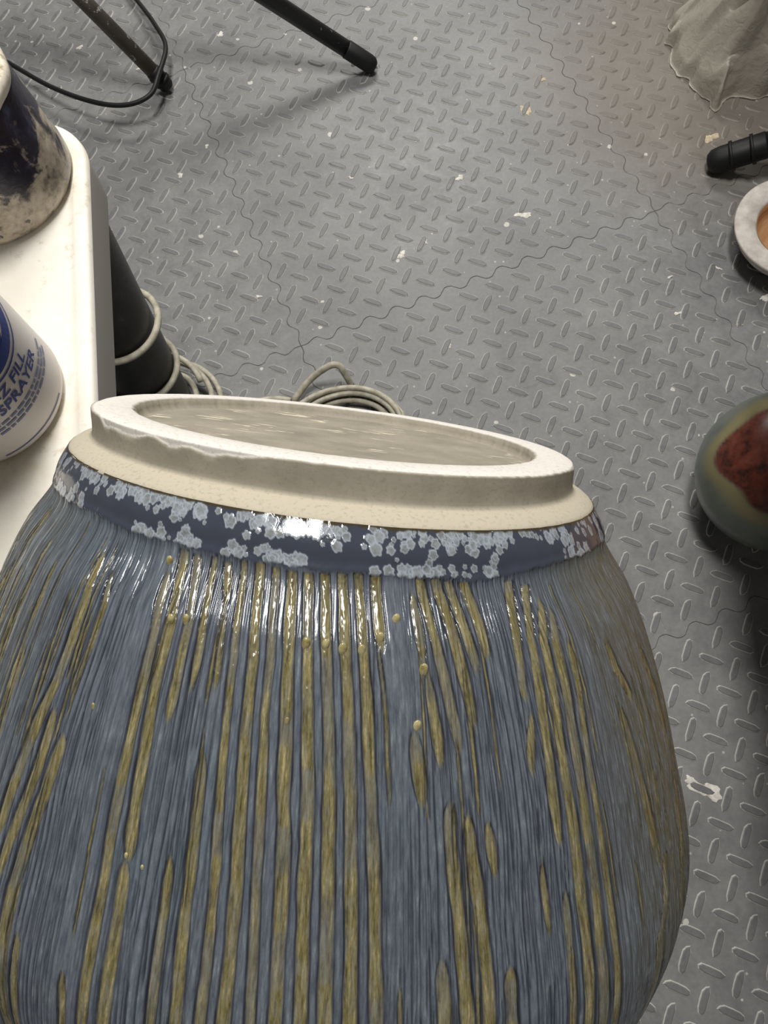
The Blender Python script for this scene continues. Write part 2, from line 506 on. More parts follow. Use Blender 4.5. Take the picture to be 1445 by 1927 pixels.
STRIPES = [([(-0.058, 23.3), (-0.041, 41.3), (-0.037, 51.5), (-0.029, 66.4), (-0.022, 77.9), (-0.02, 86.2), (-0.018, 100.0), (-0.019, 107.1)], 0.0064),
    ([(-0.016, 23.1), (0.001, 40.7), (0.004, 50.8), (0.011, 65.6), (0.019, 81.2), (0.02, 97.4), (0.02, 107.5)], 0.008),
    ([(0.026, 23.7), (0.039, 40.1), (0.039, 50.3), (0.048, 65.0), (0.054, 80.5), (0.059, 92.7), (0.063, 106.6)], 0.0064),
    ([(0.066, 23.9), (0.078, 39.7), (0.084, 49.7), (0.09, 64.4), (0.097, 71.8), (0.101, 92.0), (0.104, 105.9)], 0.009),
    ([(0.107, 23.9), (0.119, 39.2), (0.127, 49.2), (0.135, 63.9), (0.138, 79.4), (0.145, 105.4)], 0.0086),
    ([(0.148, 23.5), (0.161, 38.8), (0.169, 48.8), (0.175, 63.6), (0.18, 83.2), (0.184, 105.2)], 0.0086),
    ([(0.192, 23.1), (0.203, 38.5), (0.21, 48.5), (0.216, 63.3), (0.222, 83.0), (0.226, 105.0)], 0.0087),
    ([(0.234, 22.8), (0.243, 38.2), (0.249, 48.3), (0.254, 63.1), (0.263, 78.7), (0.27, 105.1)], 0.0084),
    ([(0.277, 22.5), (0.281, 34.7)], 0.0097),
    ([(0.276, 36.0), (0.287, 49.9), (0.29, 63.1)], 0.0032),
    ([(0.37, 27.2), (0.376, 36.1)], 0.0082),
    ([(0.395, 23.1), (0.406, 30.5), (0.422, 41.3), (0.441, 53.5)], 0.0087),
    ([(0.438, 23.1), (0.457, 31.1), (0.472, 43.2), (0.48, 49.2)], 0.0096),
    ([(0.474, 23.4), (0.493, 32.2), (0.504, 38.8)], 0.0096),
    ([(0.52, 23.8), (0.537, 30.6), (0.54, 36.1)], 0.0112),
    ([(0.385, 41.6), (0.393, 49.8), (0.398, 55.7)], 0.0085),
    ([(0.346, 52.5), (0.354, 63.1)], 0.0103),
    ([(-0.077, 34.3), (-0.07, 45.3)], 0.0058),
    ([(0.411, 66.1), (0.411, 73.2), (0.418, 82.1), (0.426, 96.5), (0.433, 107.2)], 0.0092),
    ([(0.45, 68.9), (0.456, 78.3), (0.464, 85.4), (0.471, 97.3), (0.475, 108.2)], 0.0094),
    ([(0.492, 70.7), (0.498, 78.1)], 0.008),
    ([(0.385, 95.9), (0.391, 106.3)], 0.0095),
    ([(0.519, 99.7), (0.519, 109.4)], 0.0097),
    ([(-0.472, 30.0), (-0.458, 38.6), (-0.455, 48.0), (-0.462, 56.2), (-0.476, 63.2), (-0.495, 74.3), (-0.511, 86.2), (-0.513, 90.3)], 0.0105),
    ([(-0.411, 32.5), (-0.396, 37.5), (-0.394, 46.6), (-0.408, 55.1)], 0.0067),
    ([(-0.441, 62.8), (-0.442, 73.8), (-0.457, 81.1), (-0.476, 92.2), (-0.48, 97.4)], 0.0101),
    ([(-0.397, 66.5), (-0.409, 78.4), (-0.429, 91.4), (-0.436, 99.9), (-0.436, 107.1)], 0.0104),
    ([(-0.252, 29.4), (-0.236, 40.0), (-0.233, 55.0), (-0.234, 64.1), (-0.234, 76.6), (-0.23, 90.1), (-0.23, 102.5), (-0.23, 112.9)], 0.008),
    ([(-0.225, 23.6), (-0.203, 36.8), (-0.203, 50.3), (-0.196, 62.5), (-0.194, 73.8), (-0.191, 81.2)], 0.0092),
    ([(-0.193, 84.8), (-0.189, 96.4), (-0.189, 108.2)], 0.0089),
    ([(-0.186, 24.1), (-0.159, 35.5), (-0.157, 46.7), (-0.159, 53.2)], 0.0078),
    ([(-0.136, 23.8), (-0.12, 40.1), (-0.122, 46.5)], 0.0063),
    ([(-0.1, 24.3), (-0.084, 30.5)], 0.0078),
    ([(-0.073, 60.9), (-0.068, 74.2), (-0.067, 89.6), (-0.06, 105.9)], 0.0077),
    ([(-0.108, 81.0), (-0.106, 95.4), (-0.103, 107.3)], 0.0063),
    ([(-0.395, 108.5), (-0.394, 117.3)], 0.0073),
    ([(-0.278, 110.0), (-0.273, 118.4)], 0.0059),
    ([(0.668, 24.0), (0.634, 35.6), (0.623, 44.7)], 0.0103),
    ([(0.629, 51.2), (0.61, 59.8)], 0.0082),
    ([(0.723, 25.2), (0.683, 34.9), (0.674, 42.1), (0.665, 51.7), (0.662, 59.1), (0.657, 67.2), (0.657, 75.1)], 0.0099),
    ([(0.756, 29.2), (0.722, 36.0), (0.713, 45.9), (0.702, 57.8), (0.7, 66.1), (0.701, 74.6), (0.702, 85.4), (0.702, 100.2), (0.703, 113.8)], 0.0106),
    ([(0.782, 31.4), (0.761, 36.5), (0.757, 45.3), (0.747, 55.7), (0.744, 65.0), (0.742, 75.8), (0.746, 86.9), (0.741, 99.7), (0.744, 113.6)], 0.0107),
    ([(0.805, 37.9), (0.801, 44.7), (0.788, 54.4), (0.78, 63.4), (0.782, 73.1), (0.784, 81.6), (0.786, 92.9), (0.785, 106.3)], 0.0076),
    ([(0.979, 40.9), (0.985, 46.2), (1.022, 53.4)], 0.0129),
    ([(0.952, 56.2), (0.976, 71.4), (0.995, 84.8), (1.007, 94.0)], 0.0128),
    ([(0.608, 80.5), (0.61, 92.5)], 0.0056),
    ([(0.659, 88.2), (0.659, 104.9)], 0.0066),
    ([(1.201, 47.4), (1.232, 58.8), (1.23, 72.8)], 0.057),
    ([(1.376, 53.1), (1.297, 79.6), (1.231, 93.2)], 0.0476),
    ([(1.24, 84.9), (1.202, 97.8), (1.136, 110.1)], 0.0321),
    ([(1.041, 95.8), (1.016, 104.7), (0.965, 112.1)], 0.0149)]
BEADS = [(0.114, 36.1, 1.02), (0.157, 35.9, 0.91), (0.195, 36.4, 1.02), (0.237, 36.3, 0.91), (0.28, 34.0, 1.04), (0.322, 30.6, 1.06), (0.375, 39.6, 1.16), (0.352, 50.0, 1.02), (-0.259, 26.1, 0.97), (-0.202, 36.4, 0.93), (-0.166, 35.7, 0.93), (0.086, 50.6, 0.55), (-0.338, 57.2, 0.58), (-0.193, 82.1, 0.55), (-0.158, 83.2, 0.44)]

th_a = np.arange(-1.02, 1.62, 0.0019)
th_b = np.arange(1.62, 2 * math.pi - 1.02, 0.013)
TH = np.r_[th_a, th_b]
SS = np.r_[np.arange(SH, 0.0275, 0.00022), np.arange(0.0275, 0.1338, 0.0003), np.arange(0.1345, 0.2515, 0.0025), 0.2522]
th_g, s_g = np.meshgrid(TH, SS)
tw = np.where(th_g > math.pi, th_g - 2 * math.pi, th_g)
r0 = hermite(SK, RK, SS)[:, None] * np.ones_like(th_g)
arc = tw * 0.105                       # rough arc length in metres
rs = np.random.RandomState(11)

# smooth glaze roll below the foot, ragged where the combing starts
sb = 0.0213 + 0.0012 * vnoise1(tw * 9 + 40, 3) + 0.0008 * vnoise1(tw * 60 + 400, 4) - 0.0022 * sstep(0.55, 1.0, tw) - 0.0007 * sstep(-0.1, -0.6, tw)
comb = sstep(-0.0002, 0.0008, s_g - sb)

# broad combed grooves where the honey glaze pools
olive = np.zeros_like(tw); prof = np.zeros_like(tw); dark = np.zeros_like(tw)
rest_str = []
for k in range(46):                    # the far side, same hand
    t0 = 1.45 + rs.rand() * (2 * math.pi - 1.02 - 1.45 - 0.5)
    if t0 > math.pi: t0 -= 2 * math.pi
    if -0.56 < t0 < 1.45: continue
    s0 = 24 + rs.rand() * 60
    rest_str.append(([(t0, s0), (t0 + rs.randn() * 0.01, s0 + 50 + 60 * rs.rand())], 0.006 + 0.006 * rs.rand()))
for k in range(16):                    # left flank, faint
    t0 = -0.60 - rs.rand() * 0.4
    s0 = 22 + rs.rand() * 50
    rest_str.append(([(t0, s0), (t0 + 0.02 + rs.randn() * 0.01, s0 + 30 + 50 * rs.rand())], 0.004 + 0.004 * rs.rand()))
for k in range(70):                    # thin honey streaks among the scratches
    t0 = -0.95 + rs.rand() * 2.3
    if -0.07 < t0 < 0.30: continue
    s0 = 24 + rs.rand() ** 1.3 * 80
    ln = 8 + 30 * rs.rand()
    rest_str.append(([(t0, s0), (t0 + rs.randn() * 0.006, s0 + ln)], 0.0018 + 0.0022 * rs.rand()))
for k, (pts, w) in enumerate(list(STRIPES) + rest_str):
    pts = np.array(pts, float)
    w = min(w, 0.016) * 1.42
    o_ = np.argsort(pts[:, 1]); pts = pts[o_]
    sx = pts[:, 1] / 1000
    c = np.interp(SS, sx, pts[:, 0])
    c = c + 0.0020 * (vnoise1(SS * 110 + 31 * k, 7) - 0.5) + 0.0009 * (vnoise1(SS * 420 + 17 * k, 8) - 0.5)
    ww = w * (0.88 + 0.22 * vnoise1(SS * 150 + 13 * k, 9))
    st0 = (0.0012, 0.001) if sx[0] < 0.0265 else (0.0035, 0.0035)
    ends = sstep(sx[0] - st0[0], sx[0] + st0[1], SS) * (1 - sstep(sx[-1] - 0.0035, sx[-1] + 0.0045, SS))
    if sx[-1] > 0.104: ends = sstep(sx[0] - st0[0], sx[0] + st0[1], SS) * (1 - sstep(sx[-1] + 0.02, sx[-1] + 0.04, SS))
    tipped = ends if sx[0] > 0.0265 else 1 - sstep(sx[-1] - 0.0035, sx[-1] + 0.0045, SS) * (sx[-1] <= 0.104)
    ww = ww * (0.14 + 0.86 * np.clip(tipped, 0.0, 1) ** 0.7)
    lo, hi = c.min() - 0.03, c.max() + 0.03
    cols = np.where((tw[0] > lo) & (tw[0] < hi))[0]
    if len(cols) == 0: continue
    x = (tw[:, cols] - c[:, None]) / np.maximum(ww, 1e-4)[:, None]
    live = sstep(0.03, 0.5, ends)[:, None]
    ms = (1 - sstep(0.82, 1.02, np.abs(x))) * live
    pf = (-0.42 - 0.38 * np.exp(-((np.abs(x) - 1.0) / 0.2) ** 2) + 0.25 * np.exp(-(x / 0.55) ** 2)) * (1 - sstep(0.95, 1.3, np.abs(x))) * live
    fade = 0.62 + 0.6 * sstep(0.2, 0.5, vnoise1(SS * 95 + 23 * k, 12))
    olive[:, cols] = np.maximum(olive[:, cols], ms * np.clip(fade, 0, 1)[:, None])
    dark[:, cols] = np.maximum(dark[:, cols], np.exp(-((np.abs(x) - 1.10) / np.clip(0.00022 / 0.105 / np.maximum(ww, 1e-4), 0.18, 0.5)[:, None]) ** 2) * live * (0.65 + 0.5 * vnoise1(SS * 150 + 7 * k, 10))[:, None])
    prof[:, cols] = np.minimum(prof[:, cols], pf)

# fine scratches between them
warp = 0.0016 * (vnoise2(arc * 90 + 20, s_g * 30, 21) - 0.5) + 0.0006 * (vnoise2(arc * 300, s_g * 90, 22) - 0.5)
aw = arc + warp
def thin(n, c, w): return np.exp(-((n - c) / w) ** 2)
wp2 = 0.0022 * (vnoise2(arc * 60 + 7, s_g * 45, 23) - 0.5)
def saw(a, f, sd):
    q = a * f + 1.3 * vnoise1(a * f * 0.45 + 900, sd)
    return q - np.floor(q)
l1 = saw(arc + warp, 560, 31); l2 = saw(arc + wp2, 900, 32); l3 = saw(arc - 0.6 * warp + 0.4 * wp2, 1500, 33)
brk = vnoise2(arc * 500, s_g * 70, 24); brk2 = vnoise2(arc * 800 + 50, s_g * 110, 25)
valley = np.maximum(np.maximum(thin(l1, 0.5, 0.10) * sstep(0.25, 0.5, brk), 0.9 * thin(l2, 0.5, 0.15) * sstep(0.35, 0.6, brk2)), 0.7 * thin(l3, 0.5, 0.24) * sstep(0.4, 0.7, 1 - brk))
dense = np.clip(vnoise1(tw * 11 + 60, 35) * 1.2 + 0.3, 0.45, 1)
for c_, w_, v_ in ((-0.85, 0.22, 1.0), (-0.56, 0.05, 0.55), (-0.34, 0.04, 0.8), (-0.28, 0.025, 0.25), (0.10, 0.20, 0.22), (0.315, 0.03, 0.15), (0.57, 0.045, 1.0), (0.88, 0.07, 0.9), (1.25, 0.2, 1.0)):
    k_ = np.exp(-((tw - c_) / w_) ** 4)
    dense = dense * (1 - k_) + v_ * k_
dense = np.clip(dense + 0.5 * sstep(0.055, 0.075, s_g) * np.exp(-((tw - 0.36) / 0.07) ** 4), 0, 1)
patchy = vnoise2(tw * 14, s_g * 60, 36)
dense = dense * (0.75 + 0.5 * patchy)
valley = valley * np.clip(dense * 1.5, 0, 1) * (1 - olive)
rough_n = vnoise2(arc * 1300, s_g * 420, 41)
bub = vnoise2(arc * 2600, s_g * 2000, 42) * vnoise2(arc * 900, s_g * 500, 43)

disp = 0.00062 * prof * comb
disp += -0.00042 * valley * comb
disp += 0.00007 * (rough_n - 0.5) * comb
disp += 0.00034 * (bub - 0.25) * olive * comb * (1 - 0.7 * sstep(0.040, 0.065, s_g))
disp += 0.00035 * np.exp(-((s_g - sb) / 0.0012) ** 2)            # rolled edge of the thick glaze
disp += 0.0005 * (vnoise2(tw * 6, s_g * 25, 44) - 0.5)
disp += 0.0002 * (vnoise2(arc * 260, s_g * 260, 45) - 0.5) * (1 - comb)

# crystals grown in the thick glaze
crystal = np.zeros_like(tw); cedge = np.zeros_like(tw)
for k in range(900):
    t0 = -1.02 + rs.rand() * 2.62
    z = rs.rand()
    if z < 0.58: s0 = SH + 0.0002 + abs(rs.randn()) * 0.0021
    elif z < 0.88: s0 = 0.0215 + 0.0005 - abs(rs.randn()) * 0.0013 - 0.0015 * (t0 > 0.7)
    else: s0 = SH + 0.001 + rs.rand() * 0.009
    rad = 0.0005 + 0.0012 * rs.rand() ** 1.3
    if vnoise1(np.array([t0 * 7 + 5.0 + (z < 0.5) * 50]), 51)[0] < 0.36 and z > 0.18: continue
    da = 0.0875
    ci = np.where(np.abs(tw[0] - t0) * da < rad * 1.8)[0]; ri = np.where(np.abs(SS - s0) < rad * 1.8)[0]
    if len(ci) == 0 or len(ri) == 0: continue
    dx = (tw[np.ix_(ri, ci)] - t0) * da; dy = s_g[np.ix_(ri, ci)] - s0
    an = np.arctan2(dy, dx); ph = rs.rand() * 6
    rr = rad * (1 + 0.10 * np.sin(5 * an + ph) + 0.06 * np.sin(7 * an + 2 * ph))
    q = np.hypot(dx, dy) / rr
    val = 1 - sstep(0.84, 1.04, q)
    ed = np.exp(-((q - 0.85) / 0.16) ** 2) * val
    sub = np.ix_(ri, ci)
    inner = (1 - sstep(0.3, 0.75, q))
    cedge[sub] = np.maximum(cedge[sub] * (1 - 0.7 * inner), ed)
    crystal[sub] = np.maximum(crystal[sub], val)
crystal *= (1 - 0.85 * comb)
disp += 0.00010 * crystal
P = pot_pt(th_g, s_g, r0 + disp)

m = Mat('combed_blue_glaze', rough=0.3, spec=0.5)
nz = m.noise(70, 6, 0.65)
nz2 = m.noise(420, 4, 0.6)
nz3 = m.noise(18, 4, 0.6)
cx = m.node('ShaderNodeCombineXYZ')
m.ln(m.math('MULTIPLY', m.attr('au'), 1.1), cx.inputs[0]); m.ln(m.math('MULTIPLY', m.attr('av'), 0.16), cx.inputs[1])
strk = m.noise(1.0, 5, 0.7, vec=cx.outputs[0])
cx2 = m.node('ShaderNodeCombineXYZ')
m.ln(m.math('MULTIPLY', m.attr('au'), 3.0), cx2.inputs[0]); m.ln(m.math('MULTIPLY', m.attr('av'), 0.55), cx2.inputs[1])
strk2 = m.noise(1.0, 4, 0.65, vec=cx2.outputs[0])
blue = m.ramp(strk, [(0.28, srgb(63, 68, 77)), (0.44, srgb(85, 91, 100)), (0.58, srgb(100, 107, 114)), (0.74, srgb(130, 136, 140))])
blue = m.mix(m.ramp(nz, [(0.50, 0.0), (0.68, 0.5)]), blue, srgb(94, 96, 110))
blue = m.mix(m.ramp(nz3, [(0.54, 0.0), (0.72, 0.4)]), blue, srgb(84, 104, 115))
cx3 = m.node('ShaderNodeCombineXYZ')
m.ln(m.math('MULTIPLY', m.attr('au'), 1.3), cx3.inputs[0]); m.ln(m.math('MULTIPLY', m.attr('av'), 0.11), cx3.inputs[1])
longv = m.noise(1.0, 3, 0.6, vec=cx3.outputs[0])
gold = m.ramp(m.math('ADD', m.math('MULTIPLY', longv, 0.7), m.math('MULTIPLY', strk2, 0.3)), [(0.36, srgb(66, 59, 36)), (0.47, srgb(102, 94, 60)), (0.56, srgb(124, 115, 78)), (0.66, srgb(164, 150, 112))])
gold = m.mix(m.ramp(strk, [(0.46, 0.0), (0.66, 0.6)]), gold, srgb(122, 122, 112))
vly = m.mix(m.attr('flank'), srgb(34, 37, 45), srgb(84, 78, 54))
c = m.mix(m.attr('valley'), blue, vly)
c = m.mix(m.attr('olive'), c, gold)
c = m.mix(m.math('MULTIPLY', m.attr('dark'), 0.92), c, srgb(26, 28, 35))
cry = m.mix(m.attr('cedge'), m.ramp(nz2, [(0.35, srgb(104, 106, 106)), (0.65, srgb(134, 138, 142))]), srgb(150, 158, 168))
band = m.mix(m.attr('crystal'), srgb(58, 62, 73), cry)
c = m.mix(m.math('MULTIPLY', m.attr('flank'), m.ramp(strk, [(0.40, 0.85), (0.60, 0.15)])), c, srgb(84, 77, 52))  # olive-brown right flank, with its dimmer light put into the colour too
c = m.mix(m.attr('comb'), band, c)
c = m.mix(m.attr('lip'), c, srgb(62, 54, 38))
m.color(c)
m.rough(m.ramp(m.attr('comb'), [(0.0, 0.10), (1.0, 0.17)]))
m.bump(nz2, 0.12, 0.0005)
M_GLAZE = m.m
dark = np.clip(dark, 0, 1) * comb
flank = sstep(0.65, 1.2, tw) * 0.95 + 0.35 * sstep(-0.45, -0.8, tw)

pot = empty('stoneware_vase', (float(PC[0]), float(PC[1]), float(PC[2])))
tag(pot, 'upturned stoneware vase with combed blue and honey glaze, bare clay foot facing up', 'vase')
def under(o, root):
    o.parent = root
    o.matrix_parent_inverse = Matrix.Translation(-root.location)
    return o
body = grid_mesh('body', P, M_GLAZE, None, True,
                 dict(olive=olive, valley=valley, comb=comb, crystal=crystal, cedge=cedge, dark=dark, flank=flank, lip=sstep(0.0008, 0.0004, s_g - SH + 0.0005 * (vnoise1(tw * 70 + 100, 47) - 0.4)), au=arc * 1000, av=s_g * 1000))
under(body, pot)

# inside wall and lip
s_i = np.r_[0.2522, 0.2535, 0.2530, np.linspace(0.245, 0.03, 24), 0.022]
r_i = np.r_[0.0752, 0.0735, 0.0715, hermite(SK, RK, np.linspace(0.245, 0.03, 24)) - 0.006, 0.0]
tg, sg = np.meshgrid(np.linspace(0, 2 * math.pi, 96, endpoint=False), s_i)
m = Mat('inner_glaze', srgb(92, 100, 112), 0.3)
m.color(m.ramp(m.noise(60, 4), [(0.35, srgb(82, 90, 104)), (0.7, srgb(112, 118, 124))]))
under(grid_mesh('inner_wall', pot_pt(tg, sg, r_i[:, None] * np.ones_like(tg)), m.m), pot)

# bare foot
fp = [(0.0, 0.0036), (0.02, 0.0036), (0.04, 0.0035), (0.055, 0.0034), (0.0605, 0.0036), (0.0625, 0.0041), (0.0637, 0.0038), (0.0645, 0.0022),
      (0.0650, 0.0006), (0.0660, 0.0001), (0.070, 0.0), (0.0735, 0.0), (0.0760, 0.0001), (0.0769, 0.0003), (0.0773, 0.0007), (0.0774, 0.0010), (0.0774, 0.0013), (0.0774, 0.0016), (0.0774, 0.0019), (0.0774, 0.0022), (0.0774, 0.0026), (0.0774, 0.0032),
      (0.0773, 0.0045), (0.0773, 0.0070), (0.0774, 0.0080), (0.0777, 0.0087), (0.0785, 0.0092), (0.0800, 0.0098), (0.0820, 0.0107), (0.0834, 0.0117), (0.0842, 0.0126), (0.0838, 0.0150)]
fp = np.array(fp)
ft = np.linspace(-math.pi, math.pi, 900, endpoint=False)
tg, sg = np.meshgrid(ft, fp[:, 1]); rg = fp[:, 0][:, None] * np.ones_like(tg)
lump = sstep(0.35, 0.8, vnoise1(tg * 4.3 + 33, 61)) * (0.35 + 0.65 * vnoise1(tg * 13 + 200, 62)) + 0.12 * vnoise1(tg * 60 + 500, 66)
chip = sstep(0.0002, -0.0002, sg - (0.0004 + 0.0026 * lump))
edge = np.exp(-((rg - 0.0772) / 0.0012) ** 2) * (sg < 0.0042)
rg = rg - 0.0005 * chip * edge
sg2 = sg + 0.0003 * chip * edge * (sg < 0.0006) + 0.00005 * (vnoise2(tg * 30 + 9, rg * 900, 63) - 0.5) * (fp[:, 0] > 0.01)[:, None]
rim_in = np.exp(-((rg - 0.0650) / 0.0008) ** 2)
rg = rg + 0.0009 * rim_in * (vnoise1(tg * 30 + 300, 64) - 0.5)
white = np.clip(1.0 * ((rg > 0.0652) & (sg < 0.0004)) + chip * edge * 0.8 + 0.6 * np.exp(-((rg - 0.0764) / 0.0006) ** 2) * (sg < 0.001), 0, 1)
ledge = sstep(0.0082, 0.0092, sg) * (rg > 0.0775)
m = Mat('bare_stoneware', rough=0.85, spec=0.25)
grain = m.noise(900, 3, 0.6)
mott = m.noise(60, 5, 0.6)
c = m.ramp(mott, [(0.3, srgb(132, 126, 112)), (0.7, srgb(156, 149, 134))])
c = m.mix(m.attr('ledge'), c, srgb(178, 170, 152))
c = m.mix(m.attr('white'), c, srgb(214, 209, 202))
c = m.mix(m.ramp(grain, [(0.32, 0.30), (0.46, 0.0)]), c, srgb(120, 110, 92))
st = m.node('ShaderNodeMapping'); st.inputs['Rotation'].default_value = (0, 0, 0.16); st.inputs['Scale'].default_value = (55, 420, 420)
m.ln(m.coord('Object'), st.inputs['Vector'])
sm = m.noise(1.0, 3, 0.5, vec=st.outputs[0])
smz = m.math('MULTIPLY', m.ramp(sm, [(0.60, 0.0), (0.64, 1.0)]), m.ramp(m.noise(45, 2), [(0.48, 0.0), (0.56, 0.9)]))
c = m.mix(m.math('MULTIPLY', smz, m.attr('floor')), c, srgb(226, 216, 192))
m.color(c)
m.bump(grain, 0.25, 0.00025)
M_CLAY = m.m
foot = grid_mesh('foot', pot_pt(tg, sg2, rg), M_CLAY, None, True, dict(white=white, ledge=ledge, floor=(rg < 0.062).astype(float)))
foot['label'] = 'bare buff clay foot ring'
under(foot, pot)

# beads of melted glaze
m = Mat('honey_glaze_bead', srgb(150, 138, 88), 0.08, 0.6)
m.color(m.ramp(m.noise(500, 3), [(0.35, srgb(124, 112, 64)), (0.7, srgb(186, 176, 132))]))
M_BEAD = m.m
bm = bmesh.new(); bmesh.ops.create_icosphere(bm, subdivisions=3, radius=1.0)
bv0 = np.array([v.co[:] for v in bm.verts]); bf0 = [tuple(v.index for v in f.verts) for f in bm.faces]; bm.free()
for (t0, s0, w) in BEADS:
    s0 /= 1000; w /= 1000
    c0 = pot_pt(np.array([t0]), np.array([s0]), hermite(SK, RK, np.array([s0])))[0]
    nrm = PG * math.cos(t0) + PE * math.sin(t0); lat = PE * math.cos(t0) - PG * math.sin(t0)
    sl = 1.0 + 0.35 * (bv0[:, 2] < 0)
    V = c0 + np.outer(bv0[:, 0] * w * 0.9, lat) + np.outer(bv0[:, 1] * w * 0.55, nrm) + np.outer(bv0[:, 2] * w * 1.3 * sl, PN)
    under(mesh_obj('glaze_bead', V, bf0, M_BEAD), pot)

# ------------------------------------------------------------------ padded stool the vase lies on
tg, sg = np.meshgrid(np.linspace(-math.pi, math.pi, 240, endpoint=False), np.linspace(SH, 0.2522, 160))
low = pot_pt(tg, sg, hermite(SK, RK, sg[:, 0])[:, None] * np.ones_like(tg)).reshape(-1, 3)
zlow = low[:, 2].min()
pl = low[np.argmin(low[:, 2])]
SX, SY = float(pl[0]) + 0.0, float(pl[1]) + 0.02
SZ = float(zlow) + 0.003               # uncompressed top of the pad
stool = empty('padded_stool', (SX, SY, 0))
tag(stool, 'small round stool with a soft grey pad under the upturned vase', 'stool')
m = Mat('grey_fabric', srgb(96, 96, 98), 0.95, 0.1)
m.bump(m.noise(700, 2), 0.4, 0.0008)
M_FAB = m.m
RP = 0.085
rr_ = np.linspace(0.0, 1.0, 26); tt_ = np.linspace(0, 2 * math.pi, 72, endpoint=False)
V = []
for q in rr_:
    for t in tt_:
        x = SX + RP * q * math.cos(t); y = SY + RP * q * math.sin(t)
        z = SZ - 0.030 * max(0, q - 0.72) ** 2 / 0.0784
        d = (low[:, 0] - x) ** 2 + (low[:, 1] - y) ** 2
        nr = np.argsort(d)[:12]; nr = nr[d[nr] < 0.004 ** 2]
        if len(nr): z = min(z, low[nr, 2].min() - 0.0012)
        V.append((x - SX, y - SY, z))
for t in tt_:
    V.append((RP * 1.0 * math.cos(t), RP * math.sin(t), SZ - 0.055))
n_ = len(tt_); F = []
for r in range(len(rr_)):
    for j in range(n_):
        F.append((r * n_ + j, (r + 1) * n_ + j, (r + 1) * n_ + (j + 1) % n_, r * n_ + (j + 1) % n_))
F.append(tuple(len(rr_) * n_ + j for j in range(n_)))
mesh_obj('seat_pad', V, F, M_FAB, stool)
m = Mat('stool_wood', rough=0.5)
m.color(m.ramp(m.noise(1, 4, vec=m.mapping((30, 30, 4))), [(0.3, srgb(120, 88, 58)), (0.7, srgb(158, 122, 84))]))
M_WOOD = m.m
lathe('seat_board', [(0, SZ - 0.073), (RP - 0.003, SZ - 0.073), (RP, SZ - 0.070), (RP, SZ - 0.058), (RP - 0.002, SZ - 0.055), (0, SZ - 0.055)], M_WOOD, stool)
for k in range(3):
    a = k * 2 * math.pi / 3 + 0.5
    tube('leg', [(0.055 * math.cos(a), 0.055 * math.sin(a), SZ - 0.073), (0.08 * math.cos(a), 0.08 * math.sin(a), 0.0025)], [0.012, 0.010], M_WOOD, stool)

# ------------------------------------------------------------------ white plastic table
TZ = 0.608
m = Mat('white_plastic', rough=0.5, spec=0.3)
st_ = m.noise(14, 6, 0.7); sp_ = m.noise(90, 5, 0.7)
c = m.ramp(st_, [(0.38, srgb(236, 232, 222)), (0.54, srgb(232, 226, 212)), (0.72, srgb(214, 198, 166))])
c = m.mix(m.ramp(sp_, [(0.58, 0.0), (0.70, 0.5)]), c, srgb(186, 170, 142))
m.color(c)
m.bump(sp_, 0.25, 0.0008)
M_TABLE = m.m
M_EDGE = Mat('white_plastic_edge', srgb(206, 202, 194), 0.5, 0.3).m
table = empty('plastic_table', (-0.45, 0.12, 0))
tag(table, 'white moulded plastic table with raised rim holding the jar and spray bottle', 'table')
# local frame: right edge along ey, origin at far right corner
ey = np.array([-0.1645, 0.9864, 0]); ex = np.array([0.9864, 0.1645, 0])
far_r = np.array([-0.1834, 0.1662, 0]) + ey * 0.232
TW, TL, CR = 0.60, 0.54, 0.042
def t_outline(ins, n=14):
    pts = []
    r = max(CR - ins, 0.004)
    for cx, cy, a0 in ((-CR, -CR, 0), (-TW + CR, -CR, 90), (-TW + CR, -TL + CR, 180), (-CR, -TL + CR, 270)):
        for k in range(n + 1):
            a = math.radians(a0 + 90 * k / n)
            pts.append((cx + r * math.cos(a), cy + r * math.sin(a)))
    return pts
def t_loft(levels):
    V = []; F = []
    for ins, z in levels:
        for x, y in t_outline(ins):
            p = far_r + ex * x + ey * y
            V.append((p[0] + 0.45, p[1] - 0.12, z))
    k = len(t_outline(0))
    for r in range(len(levels) - 1):
        for j in range(k):
            F.append((r * k + j, r * k + (j + 1) % k, (r + 1) * k + (j + 1) % k, (r + 1) * k + j))
    return V, F, k
lv = [(0.0, TZ - 0.005), (0.0006, TZ - 0.002), (0.0022, TZ - 0.0005), (0.0045, TZ), (0.0085, TZ - 0.0002), (0.0105, TZ - 0.0012), (0.0125, TZ - 0.0026), (0.0150, TZ - 0.003), (0.019, TZ - 0.003)]
V, F, k = t_loft(lv)
F.append(tuple((len(lv) - 1) * k + j for j in range(k)))
mesh_obj('table_top', V, F, M_TABLE, table)
lv = [(0.010, TZ - 0.040), (0.0035, TZ - 0.040), (0.0018, TZ - 0.038), (0.0008, TZ - 0.005), (0.0006, TZ - 0.004)]
V, F, k = t_loft(lv)
mesh_obj('apron', V, F, M_EDGE, table)
lv = [(0.02, TZ - 0.0075), (0.02, TZ - 0.0045)]
V, F, k = t_loft(lv)
F.append(tuple(k + j for j in range(k))); F.append(tuple(reversed(range(k))))
mesh_obj('underside', V, F, M_EDGE, table)
for x, y in ((-0.40, -0.07), (-TW + 0.06, -0.07), (-TW + 0.06, -TL + 0.07), (-0.40, -TL + 0.07)):
    p = far_r + ex * x + ey * y - np.array([-0.45, 0.12, 0])
    tube('leg', [(p[0], p[1], 0.0025), (p[0], p[1], TZ - 0.008)], [0.014, 0.016], M_EDGE, table, seg=16)

